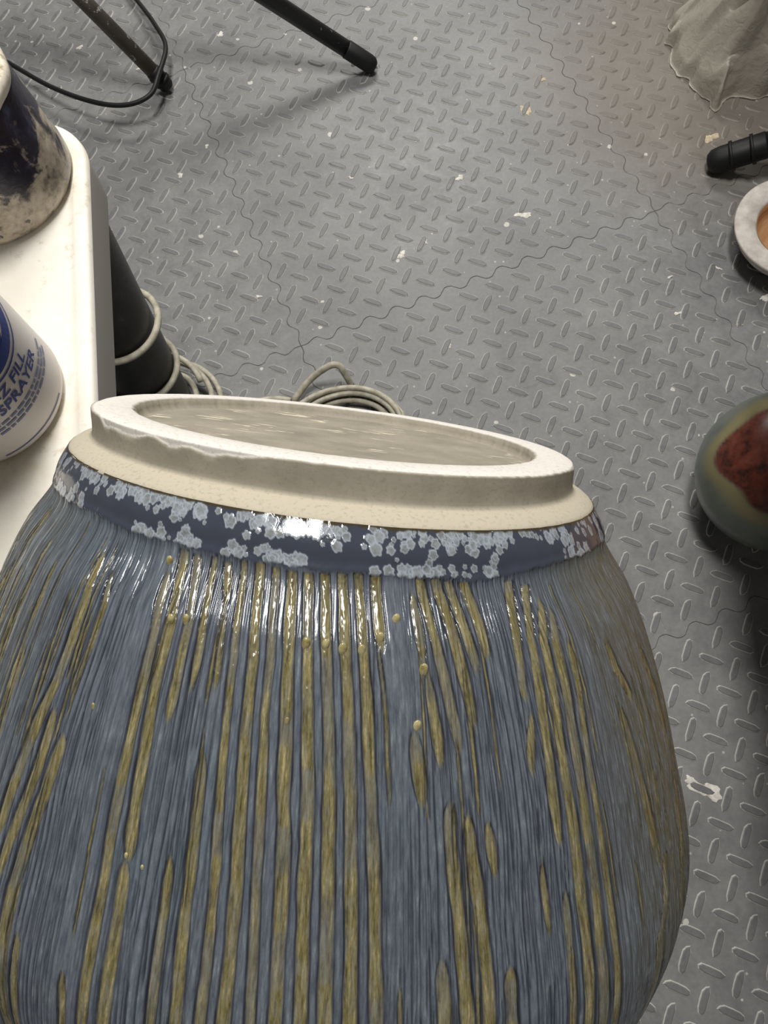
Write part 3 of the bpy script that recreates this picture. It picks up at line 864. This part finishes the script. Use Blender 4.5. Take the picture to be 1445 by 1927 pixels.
# ------------------------------------------------------------------ splashed jar on the table
TT = TZ - 0.003
jx, jy = -0.2745, 0.3395
jar = empty('glaze_jar', (jx, jy, TT))
tag(jar, 'tapered jar splashed with dark cobalt glaze, white rim, on the white table', 'jar')
m = Mat('splashed_cobalt', rough=0.3, spec=0.5)
z_ = m.node('ShaderNodeSeparateXYZ'); m.ln(m.coord(), z_.inputs[0])
n1 = m.noise(42, 6, 0.62, dist=0.5); n2 = m.noise(110, 5, 0.65)
h = m.math('ADD', m.math('MULTIPLY', z_.outputs[2], 9.0), m.math('MULTIPLY', m.math('SUBTRACT', n1, 0.5), 1.6))
beige = m.ramp(n2, [(0.35, srgb(120, 112, 104)), (0.5, srgb(176, 164, 146)), (0.7, srgb(205, 196, 178))])
navy = m.ramp(n2, [(0.35, srgb(24, 22, 34)), (0.55, srgb(40, 36, 54)), (0.75, srgb(66, 72, 92))])
spots = m.ramp(m.noise(75, 4, 0.6), [(0.58, 0.0), (0.64, 0.9)])
c = m.mix(m.ramp(h, [(0.30, 0.0), (0.42, 1.0)]), m.mix(spots, beige, srgb(48, 44, 54)), navy)
c = m.mix(m.ramp(m.noise(60, 4), [(0.66, 0.0), (0.70, 0.6)]), c, srgb(150, 140, 150))
m.color(c)
m.bump(n2, 0.35, 0.001)
M_COB = m.m
wobj = lambda t, z: 0.0006 * np.sin(3 * t + z * 60)
lathe('body', [(0.0, 0.0), (0.046, 0.0), (0.0500, 0.0015), (0.0520, 0.006), (0.0522, 0.014), (0.0512, 0.026), (0.0505, 0.042), (0.0490, 0.056), (0.0478, 0.066), (0.0470, 0.0715), (0.0425, 0.0715), (0.0430, 0.060), (0.042, 0.03), (0.044, 0.008), (0.0, 0.006)], M_COB, jar, 96, wobj)
m = Mat('chalky_rim', rough=0.7, spec=0.3)
m.color(m.ramp(m.noise(120, 5, 0.65), [(0.30, srgb(150, 132, 106)), (0.42, srgb(214, 204, 184)), (0.6, srgb(236, 230, 216))]))
lathe('rim', [(r_a + 0.0042, z_a + 0.017) for r_a, z_a in [(0.0432, 0.0525), (0.0440, 0.0545), (0.0442, 0.0575), (0.0434, 0.0600), (0.0420, 0.0610), (0.0398, 0.0606), (0.0386, 0.0590), (0.0382, 0.0560), (0.0386, 0.0535), (0.0432, 0.0525)]], m.m, jar, 96, lambda t, z: 0.0005 * np.sin(5 * t + z * 90) + 0.0003 * np.sin(11 * t))

# ------------------------------------------------------------------ spray bottle
BX, BY, BR = -0.2493, 0.1852, 0.0445
bottle = empty('spray_bottle', (BX, BY, TT))
tag(bottle, 'white plastic spray bottle with blue printed label, standing on the white table', 'bottle')
m = Mat('milky_plastic', srgb(214, 208, 204), 0.38, 0.4)
m.b.inputs['Subsurface Weight'].default_value = 0.15
m.b.inputs['Subsurface Radius'].default_value = (0.01, 0.009, 0.008)
M_MILK = m.m
lathe('body', [(0, 0.001), (0.034, 0.0), (0.0405, 0.0008), (0.0435, 0.0035), (BR, 0.008), (BR, 0.030), (BR, 0.075), (BR, 0.118), (0.0425, 0.130), (0.037, 0.143), (0.028, 0.156), (0.019, 0.166), (0.0145, 0.173), (0.0140, 0.182), (0, 0.182)], M_MILK, bottle, 96)
M_BLUE = Mat('blue_print', srgb(34, 58, 132), 0.45, 0.35).m
M_BLUE2 = Mat('faded_blue_print', srgb(112, 122, 156), 0.5, 0.3).m
M_WPR = Mat('white_print', srgb(224, 220, 216), 0.45, 0.35).m
lathe('collar', [(0.0, 0.176), (0.0165, 0.176), (0.0170, 0.178), (0.0170, 0.196), (0.0155, 0.199), (0.0, 0.199)], M_BLUE, bottle, 48)
def box_mesh(name, lo, hi, mat, parent, bev=0.002):
    bm = bmesh.new(); bmesh.ops.create_cube(bm, size=1.0)
    for v in bm.verts:
        for i in range(3): v.co[i] = lo[i] + (v.co[i] + 0.5) * (hi[i] - lo[i])
    bmesh.ops.bevel(bm, geom=bm.edges[:], offset=bev, segments=2, affect='EDGES')
    me = bpy.data.meshes.new(name); bm.to_mesh(me); bm.free()
    me.materials.append(mat)
    return link(bpy.data.objects.new(name, me), parent)
box_mesh('spray_head', (-0.030, -0.010, 0.198), (0.040, 0.010, 0.222), M_WPR, bottle, 0.004)
tube('nozzle', [(0.038, 0, 0.212), (0.048, 0, 0.212)], [0.006, 0.0055], M_BLUE, bottle, 16)
tube('trigger', smooth_path([(0.024, 0, 0.200), (0.034, 0, 0.188), (0.036, 0, 0.170), (0.042, 0, 0.158)], 12), 0.004, M_BLUE, bottle, 10)

def wrap(x, z, off=0.00025):
    """x: arc distance to the right around the bottle from the front line, z: height."""
    a = PHI0 + x / BR
    return ((BR + off) * math.cos(a), (BR + off) * math.sin(a), z)
PHI0 = math.radians(-17)
def wrap_poly(name, polys, mat, off=0.0003, parent=None):
    V = []; F = []
    for p in polys:
        b = len(V)
        V += [wrap(x, z, off) for x, z in p]
        F.append(tuple(range(b, len(V))))
    o = mesh_obj(name, V, F, mat, parent or bottle, smooth=False)
    return o
def strip(pts, w):
    out = []
    for (x0, z0), (x1, z1) in zip(pts[:-1], pts[1:]):
        dx, dz = x1 - x0, z1 - z0; L = math.hypot(dx, dz) or 1
        nx, nz = -dz / L * w / 2, dx / L * w / 2
        out.append([(x0 - nx, z0 - nz), (x1 - nx, z1 - nz), (x1 + nx, z1 + nz), (x0 + nx, z0 + nz)])
    return out
def text_on(name, body, x, z, size, mat, sx=1.0):
    cu = bpy.data.curves.new(name, 'FONT'); cu.body = body; cu.size = size; cu.resolution_u = 3
    cu.offset = size * 0.022; cu.align_x = 'CENTER'; cu.shear = 0.18
    tmp = bpy.data.objects.new(name, cu); COL.objects.link(tmp)
    dg = bpy.context.evaluated_depsgraph_get()
    me = bpy.data.meshes.new_from_object(tmp.evaluated_get(dg))
    bpy.data.objects.remove(tmp)
    bm = bmesh.new(); bm.from_mesh(me)
    bmesh.ops.triangulate(bm, faces=bm.faces[:])
    for _ in range(1):
        bmesh.ops.subdivide_edges(bm, edges=[e for e in bm.edges if e.calc_length() > size * 0.3], cuts=2)
    for v in bm.verts:
        v.co = wrap(x + v.co.x * sx, z + v.co.y, 0.0004)
    bm.to_mesh(me); bm.free()
    me.materials.clear(); me.materials.append(mat)
    return link(bpy.data.objects.new(name, me), bottle)
text_on('lettering', 'E-Z FILL', -0.0035, 0.0475, 0.0090, M_BLUE, 1.12)
text_on('lettering', 'SPRAYER', 0.0, 0.0390, 0.0090, M_BLUE, 1.12)
rb = random.Random(3)
for row in range(3):
    polys = []
    x = -0.030
    zc = 0.0340 - row * 0.0032
    polys.append([(x + 0.0011 * math.cos(a), zc + 0.0011 * math.sin(a)) for a in np.linspace(0, 2 * math.pi, 12, endpoint=False)])
    x += 0.0025
    while x < 0.026:
        w = rb.uniform(0.0025, 0.0075)
        for q in range(4):
            polys.append([(x + w * q / 4, zc - 0.0008), (x + w * (q + 1) / 4, zc - 0.0008), (x + w * (q + 1) / 4, zc + 0.0008), (x + w * q / 4, zc + 0.0008)])
        x += w + 0.0009
    wrap_poly('small_print', polys, M_BLUE2)
wrap_poly('printed_line', strip([(q, 0.0085) for q in np.linspace(-0.036, 0.012, 30)], 0.0009), M_BLUE2)
el = lambda a, b, n=72: [(a * math.cos(t), 0.0840 + b * math.sin(t)) for t in np.linspace(0, 2 * math.pi, n)]
wrap_poly('logo_ring', strip(el(0.0375, 0.0275), 0.0012), M_BLUE)
fan = []
o_ = el(0.0345, 0.0245)
i_ = el(0.0270, 0.0170)
for k in range(len(o_) - 1):
    fan.append([o_[k], o_[k + 1], i_[k + 1], i_[k]])
wrap_poly('logo_oval', fan, M_BLUE)
wrap_poly('logo_stroke', strip([(0.004, 0.065), (0.012, 0.0725), (0.015, 0.0805), (0.023, 0.0845), (0.026, 0.0885)], 0.005) + strip([(-0.02, 0.0705), (-0.006, 0.0705), (0.0, 0.0785), (-0.012, 0.0905)], 0.004), M_BLUE)

# ------------------------------------------------------------------ black tube with cream cord
m = Mat('black_plastic', rough=0.42, spec=0.4)
m.color(m.ramp(m.noise(35, 5, 0.65), [(0.40, srgb(20, 20, 21)), (0.62, srgb(38, 38, 39)), (0.80, srgb(88, 86, 82))]))
M_BLACK = m.m
m = Mat('cream_cord', rough=0.6, spec=0.3)
m.color(m.ramp(m.noise(90, 4), [(0.3, srgb(150, 144, 126)), (0.7, srgb(192, 187, 170))]))
M_CORD = m.m
post = empty('black_tube', (-0.375, 0.445, 0))
tag(post, 'black plastic tube standing on the floor beside the white table', 'tube')
pb = np.array([0, 0, 0.0025]); ptop = np.array([0.010, 0.040, 0.42])
qs = np.linspace(0, 1, 20)
ax_ = [pb + (ptop - pb) * q for q in qs]
tube('tube_wall', ax_, 0.0500 + 0.0015 * qs, M_BLACK, post, 48)
for q, nm in ((0.02, 'base_ring'), (0.985, 'top_ring')):
    c_ = pb + (ptop - pb) * q
    tube(nm, [c_ - (ptop - pb) * 0.014, c_ + (ptop - pb) * 0.014], 0.0530 + 0.0015 * q, M_BLACK, post, 48)
cord_o = empty('cord', (-0.375, 0.445, 0))
tag(cord_o, 'cream cord wound round the black tube and looped at its base', 'cord')
rc = 0.0042
pts = []
for k in range(260):
    a = -2.6 + k * 0.066
    zz = 0.228 - 0.0145 * a + 0.012 * math.sin(a + 0.3)
    q = (zz - pb[2]) / (ptop[2] - pb[2])
    c_ = pb + (ptop - pb) * q
    R_ = 0.0505 + 0.0012 * q + rc + 0.0035 * max(0, math.sin(a * 0.5 + 1)) ** 2
    pts.append((c_[0] + R_ * math.cos(a), c_[1] + R_ * math.sin(a), zz))
tube('wound_cord', pts, rc, M_CORD, cord_o, 10)
pts = []
for k in range(200):
    a = 0.4 + k * 0.0785 * 1.2
    t_ = k / 199
    R_ = 0.063 + 0.012 * math.sin(a * 0.37) ** 2 + 0.008 * t_
    zz = 0.060 - 0.055 * t_ + 0.012 * (1 - t_) * math.sin(a)
    pts.append((0.008 + R_ * math.cos(a), 0.008 + R_ * math.sin(a), max(zz, 0.0022 + rc)))
tube('loop', pts, rc, M_CORD, cord_o, 10)

coil = empty('cord_coil', (-0.109, 0.412, 0))
tag(coil, 'loose coil of cream cord lying on the floor behind the vase foot', 'cord')
rb = np.random.RandomState(4)
for nm, cx, cy, turns, R0, ph, zb in (('coil_turns', 0.0, 0.0, 5.0, 0.083, 0.3, 0.0), ('loose_loop', -0.112, 0.018, 1.6, 0.054, 1.0, 0.0)):
    pts = []
    n = int(60 * turns)
    for k in range(n):
        a = ph + k * 2 * math.pi * turns / n
        t_ = k / n
        R_ = R0 - 0.012 * (t_ * turns % 2) + 0.006 * math.sin(2 * a + ph) + 0.004 * math.sin(a * 0.7)
        zz = 0.0022 + rc + 0.0068 * (t_ * turns) * (0.75 if turns > 2 else 0.5)
        pts.append((cx + R_ * 1.08 * math.cos(a), cy + R_ * 0.92 * math.sin(a), zz))
    tube(nm, pts, rc, M_CORD, coil, 10)
tube('standing_loop', smooth_path([(-0.075, 0.060, 0.010), (-0.050, 0.088, 0.022), (-0.020, 0.098, 0.045), (-0.004, 0.098, 0.048), (0.004, 0.092, 0.034), (0.012, 0.085, 0.012)], 40), 0.0050, M_CORD, coil, 12)

# ------------------------------------------------------------------ folding stands with splayed legs
m = Mat('splashed_steel', rough=0.45, spec=0.5)
n2 = m.noise(60, 5, 0.7)
m.color(m.mix(m.ramp(n2, [(0.59, 0.0), (0.63, 0.9)]), m.ramp(m.noise(20, 3), [(0.3, srgb(72, 65, 57)), (0.7, srgb(98, 90, 80))]), srgb(206, 204, 200)))
M_STEEL = m.m
m = Mat('black_paint', rough=0.35, spec=0.5)
m.color(m.mix(m.ramp(m.noise(70, 4, 0.6), [(0.68, 0.0), (0.72, 0.8)]), srgb(18, 18, 20), srgb(150, 148, 146)))
M_BPAINT = m.m
M_RUB = Mat('black_rubber', srgb(17, 17, 18), 0.55, 0.4).m
def stand(name, label, apex, feet, hub_r):
    o = empty(name, (apex[0], apex[1], 0))
    tag(o, label, 'stand')
    base = np.array([apex[0], apex[1], 0.0])
    ap = np.array(apex)
    for (x, y, r, mt, boot) in feet:
        f = np.array([x, y, r * 0.9 + 0.001])
        d = (ap - f) / np.linalg.norm(ap - f)
        tube('leg', [f + d * 0.01 - base, ap - base], r, mt, o, 20)
        L = 0.05 if boot == 0 else boot
        bp = [f - d * r * 0.55, f - d * r * 0.45, f - d * r * 0.1, f + d * r * 0.5, f + d * L, f + d * (L + 0.002)]
        tube('rubber_foot', [p - base for p in bp], [r * 0.35, r * 0.7, r * 1.0, r * 1.09, r * 1.09, r * 1.01], M_RUB, o, 20)
        if boot:
            for q in (0.35, 0.75):
                c_ = f + d * L * q
                tube('rubber_ring', [c_ - d * 0.0025 - base, c_ + d * 0.0025 - base], r * 1.24, M_RUB, o, 20)
    lathe('hub', [(0, apex[2] - 0.03), (hub_r, apex[2] - 0.03), (hub_r, apex[2] + 0.03), (hub_r * 0.8, apex[2] + 0.035), (0, apex[2] + 0.035)], M_BPAINT, o, 32)
    tube('post', [(0, 0, apex[2]), (0, 0, apex[2] + 0.25)], 0.014, M_BPAINT, o, 20)
    return o
stand('folding_stand', 'three-legged stand, one splashed steel leg and one black leg on the mats', (-0.764, 1.174, 0.5),
      [(-0.4387, 1.0834, 0.0125, M_STEEL, 0.030), (-0.0781, 1.1156, 0.0135, M_BPAINT, 0), (-1.15, 1.50, 0.0135, M_BPAINT, 0)], 0.035)
stand('folding_stand', 'black stand with thick rubber foot beside the white bowl', (0.99, 0.862, 0.30),
      [(0.480, 0.888, 0.0185, M_BPAINT, 0.075), (1.35, 0.45, 0.0185, M_BPAINT, 0.075), (1.35, 1.25, 0.0185, M_BPAINT, 0.075)], 0.05)

# ------------------------------------------------------------------ black cable
cz = [(-0.93, 1.26, 0.006), (-0.84, 1.20, 0.010), (-0.745, 1.145, 0.022), (-0.6348, 1.0642, 0.034), (-0.5480, 1.0200, 0.040), (-0.489, 1.0092, 0.043), (-0.4495, 1.0251, 0.047), (-0.4385, 1.0630, 0.050), (-0.4360, 1.1369, 0.042), (-0.466, 1.2030, 0.030), (-0.505, 1.268, 0.020), (-0.56, 1.35, 0.009), (-0.62, 1.45, 0.0065)]
tag(tube('cable', smooth_path(cz, 120), 0.0040, M_RUB, None, 10), 'thin black cable curving past the splashed steel leg', 'cable')

# ------------------------------------------------------------------ bowl, glazed jar, plastic bag at the right
bowl = empty('bowl', (0.571, 0.732, 0))
tag(bowl, 'wide whitish clay bowl with tan inside at the right edge', 'bowl')
m = Mat('whitish_clay', rough=0.8, spec=0.25)
m.color(m.ramp(m.noise(40, 5, 0.6), [(0.35, srgb(176, 168, 160)), (0.65, srgb(212, 206, 198))]))
lathe('wall', [(0, 0.0025), (0.055, 0.0025), (0.060, 0.006), (0.080, 0.030), (0.0905, 0.046), (0.0920, 0.050), (0.0905, 0.0525), (0.075, 0.0535), (0.062, 0.0515), (0.0585, 0.048), (0.057, 0.042)], m.m, bowl, 96, lambda t, z: 0.0007 * np.sin(4 * t))
m = Mat('tan_clay', rough=0.6, spec=0.3)
m.color(m.ramp(m.noise(1, 4, vec=m.mapping((20, 20, 200))), [(0.35, srgb(176, 128, 86)), (0.65, srgb(198, 160, 122))]))
lathe('inside', [(0.0590, 0.0485), (0.0560, 0.046), (0.0545, 0.040), (0.052, 0.030), (0.045, 0.018), (0.03, 0.013), (0, 0.012)], m.m, bowl, 96)

gjar = empty('round_jar', (0.4640, 0.3230, 0))
tag(gjar, 'round jar with grey-green glaze and a red-brown patch standing on the mats', 'jar')
prof = [(0, 0.0024), (0.040, 0.0024), (0.048, 0.005), (0.070, 0.022), (0.090, 0.052), (0.0995, 0.082), (0.1015, 0.105), (0.098, 0.132), (0.088, 0.160), (0.072, 0.180), (0.055, 0.192), (0.047, 0.198), (0.045, 0.206), (0.048, 0.214), (0.050, 0.217), (0.047, 0.218), (0.042, 0.212), (0.040, 0.200)]
ps = smooth_path([(a, 0, b) for a, b in prof], 110)
tg = np.linspace(-math.pi, math.pi, 200, endpoint=False)
r_ = np.abs(ps[:, 0])[:, None] * np.ones(200); z_ = ps[:, 2][:, None] * np.ones(200)
P = np.stack([r_ * np.cos(tg), r_ * np.sin(tg), z_], -1)
tp, _ = to_px(np.array([0.464, 0.323, 0.0]))
# red-brown patch: a lobed area around the side facing the room's middle and up
dirv = P - np.array([0, 0, 0.105])
dirv = dirv / np.linalg.norm(dirv, axis=-1, keepdims=True)
pc = np.array([-0.19, -0.19, 0.94]); pc = pc / np.linalg.norm(pc)
axv = np.array([-0.95, 0.30, -0.05]); axv = axv - pc * (axv @ pc); axv /= np.linalg.norm(axv)
bxv = np.cross(pc, axv)
ca_ = np.arccos(np.clip(dirv @ pc, -1, 1)); az_ = np.arctan2(dirv @ bxv, dirv @ axv)
lim = 0.80 + 0.20 * np.cos(az_) ** 9 * (np.cos(az_) > 0) + 0.07 * np.sin(3 * az_ + 0.5) + 0.05 * np.sin(7 * az_)
patch = 1 - sstep(-0.03, 0.03, ca_ - lim)
halo = np.exp(-((ca_ - lim - 0.10) / 0.16) ** 2)

m = Mat('celadon_and_iron', rough=0.28, spec=0.45)
nn = m.noise(16, 5, 0.6); n3 = m.noise(55, 5, 0.65)
cel = m.ramp(nn, [(0.30, srgb(72, 82, 80)), (0.5, srgb(96, 104, 95)), (0.7, srgb(114, 117, 98))])
halo_c = m.mix(m.attr('halo'), cel, srgb(128, 120, 84))
red = m.ramp(n3, [(0.32, srgb(40, 22, 17)), (0.50, srgb(92, 44, 32)), (0.74, srgb(112, 64, 50))])
m.color(m.mix(m.attr('patch'), halo_c, red))
g_ = grid_mesh('body', P, m.m, gjar, True, dict(patch=patch, halo=halo))

def bag():
    o = empty('plastic_bag', (0.545, 1.135, 0))
    tag(o, 'crumpled thin translucent plastic bag on the mats in the far corner', 'bag')
    nt, nsq = 200, 110
    th = np.linspace(0, 2 * math.pi, nt, endpoint=False); ph = np.linspace(0.01, 1, nsq)
    T, Q = np.meshgrid(th, ph)
    key = np.array([[0, .17], [40, .14], [80, .12], [120, .14], [150, .125], [180, .115], [205, .108], [228, .120], [243, .145], [258, .108], [290, .10], [320, .13], [360, .17]])
    R0 = np.interp(np.degrees(T), key[:, 0], key[:, 1])
    X = R0 * Q * np.cos(T); Y = R0 * Q * np.sin(T)
    rb = np.random.RandomState(8)
    fold = np.zeros_like(X)
    wx = 0.03 * (vnoise2(X * 14 + 30, Y * 14 + 30, 74) - 0.5); wy = 0.03 * (vnoise2(X * 14 + 60, Y * 14 + 60, 75) - 0.5)
    for k in range(6):
        a_ = rb.rand() * math.pi; fr = (7, 10, 14, 19, 27, 38)[k]
        u_ = ((X + wx) * math.cos(a_) + (Y + wy) * math.sin(a_)) * fr + rb.rand()
        tri = np.abs((u_ % 1.0) * 2 - 1)
        fold += (0.7, 0.75, 0.7, 0.55, 0.42, 0.28)[k] * tri
    fold /= 1.75
    Z = np.maximum((0.125 * (1 - Q ** 2.4) + 0.014) * (0.15 + 0.85 * fold) * (1 - 0.9 * sstep(0.93, 1.0, Q)), 0.003)
    X = X + 0.03 * (fold - 0.5) * Q; Y = Y + 0.02 * (vnoise2(X * 30, Y * 30, 76) - 0.5)
    P = np.stack([X, Y, Z], -1)
    m = Mat('thin_plastic', srgb(196, 190, 176), 0.32, 0.5)
    nt_ = m.nt
    tr = m.node('ShaderNodeBsdfTransparent'); tl = m.node('ShaderNodeBsdfTranslucent'); tl.inputs[0].default_value = srgb(214, 208, 194)
    mx = m.node('ShaderNodeMixShader'); mx.inputs[0].default_value = 0.25
    mx2 = m.node('ShaderNodeMixShader'); mx2.inputs[0].default_value = 0.16
    outn = nt_.nodes['Material Output']
    m.ln(m.b.outputs[0], mx.inputs[1]); m.ln(tl.outputs[0], mx.inputs[2])
    m.ln(mx.outputs[0], mx2.inputs[1]); m.ln(tr.outputs[0], mx2.inputs[2]); m.ln(mx2.outputs[0], outn.inputs[0])
    m.bump(m.noise(60, 4, 0.6, dist=1.0), 0.5, 0.004)
    film = grid_mesh('film', P, m.m, o)
    return o
bag()

# ------------------------------------------------------------------ unseen plank blockers, added to shade the jar and far corner at right
def shade_blocker(label, x0, x1, y0, y1, z):
    o = empty('plank_blocker', ((x0 + x1) / 2, (y0 + y1) / 2, 0))
    tag(o, label, 'shade_blocker')
    cx, cy = (x0 + x1) / 2, (y0 + y1) / 2
    nb = 4
    for k in range(nb):
        ya = y0 + (y1 - y0) * k / nb + 0.002; yb = y0 + (y1 - y0) * (k + 1) / nb - 0.002
        box_mesh('plank', (x0 - cx, ya - cy, z - 0.025), (x1 - cx, yb - cy, z), M_WOOD, o, 0.002)
    for sx in (-1, 1):
        for sy in (-1, 1):
            lx = (x1 - 0.05 - cx) if sx > 0 else max(x0 + 0.05, 0.80) - cx
            ly = sy * ((y1 - y0) / 2 - 0.04)
            box_mesh('leg', (lx - 0.02, ly - 0.02, 0.0025), (lx + 0.02, ly + 0.02, z - 0.026), M_WOOD, o, 0.002)
    return o
shade_blocker('added wooden plank blocker, out of view, shading the round glazed jar', 0.345, 1.15, -0.10, 0.47, 0.42)
shade_blocker('added wooden plank blocker, out of view, shading the plastic bag', 0.45, 1.15, 1.04, 1.75, 0.40)
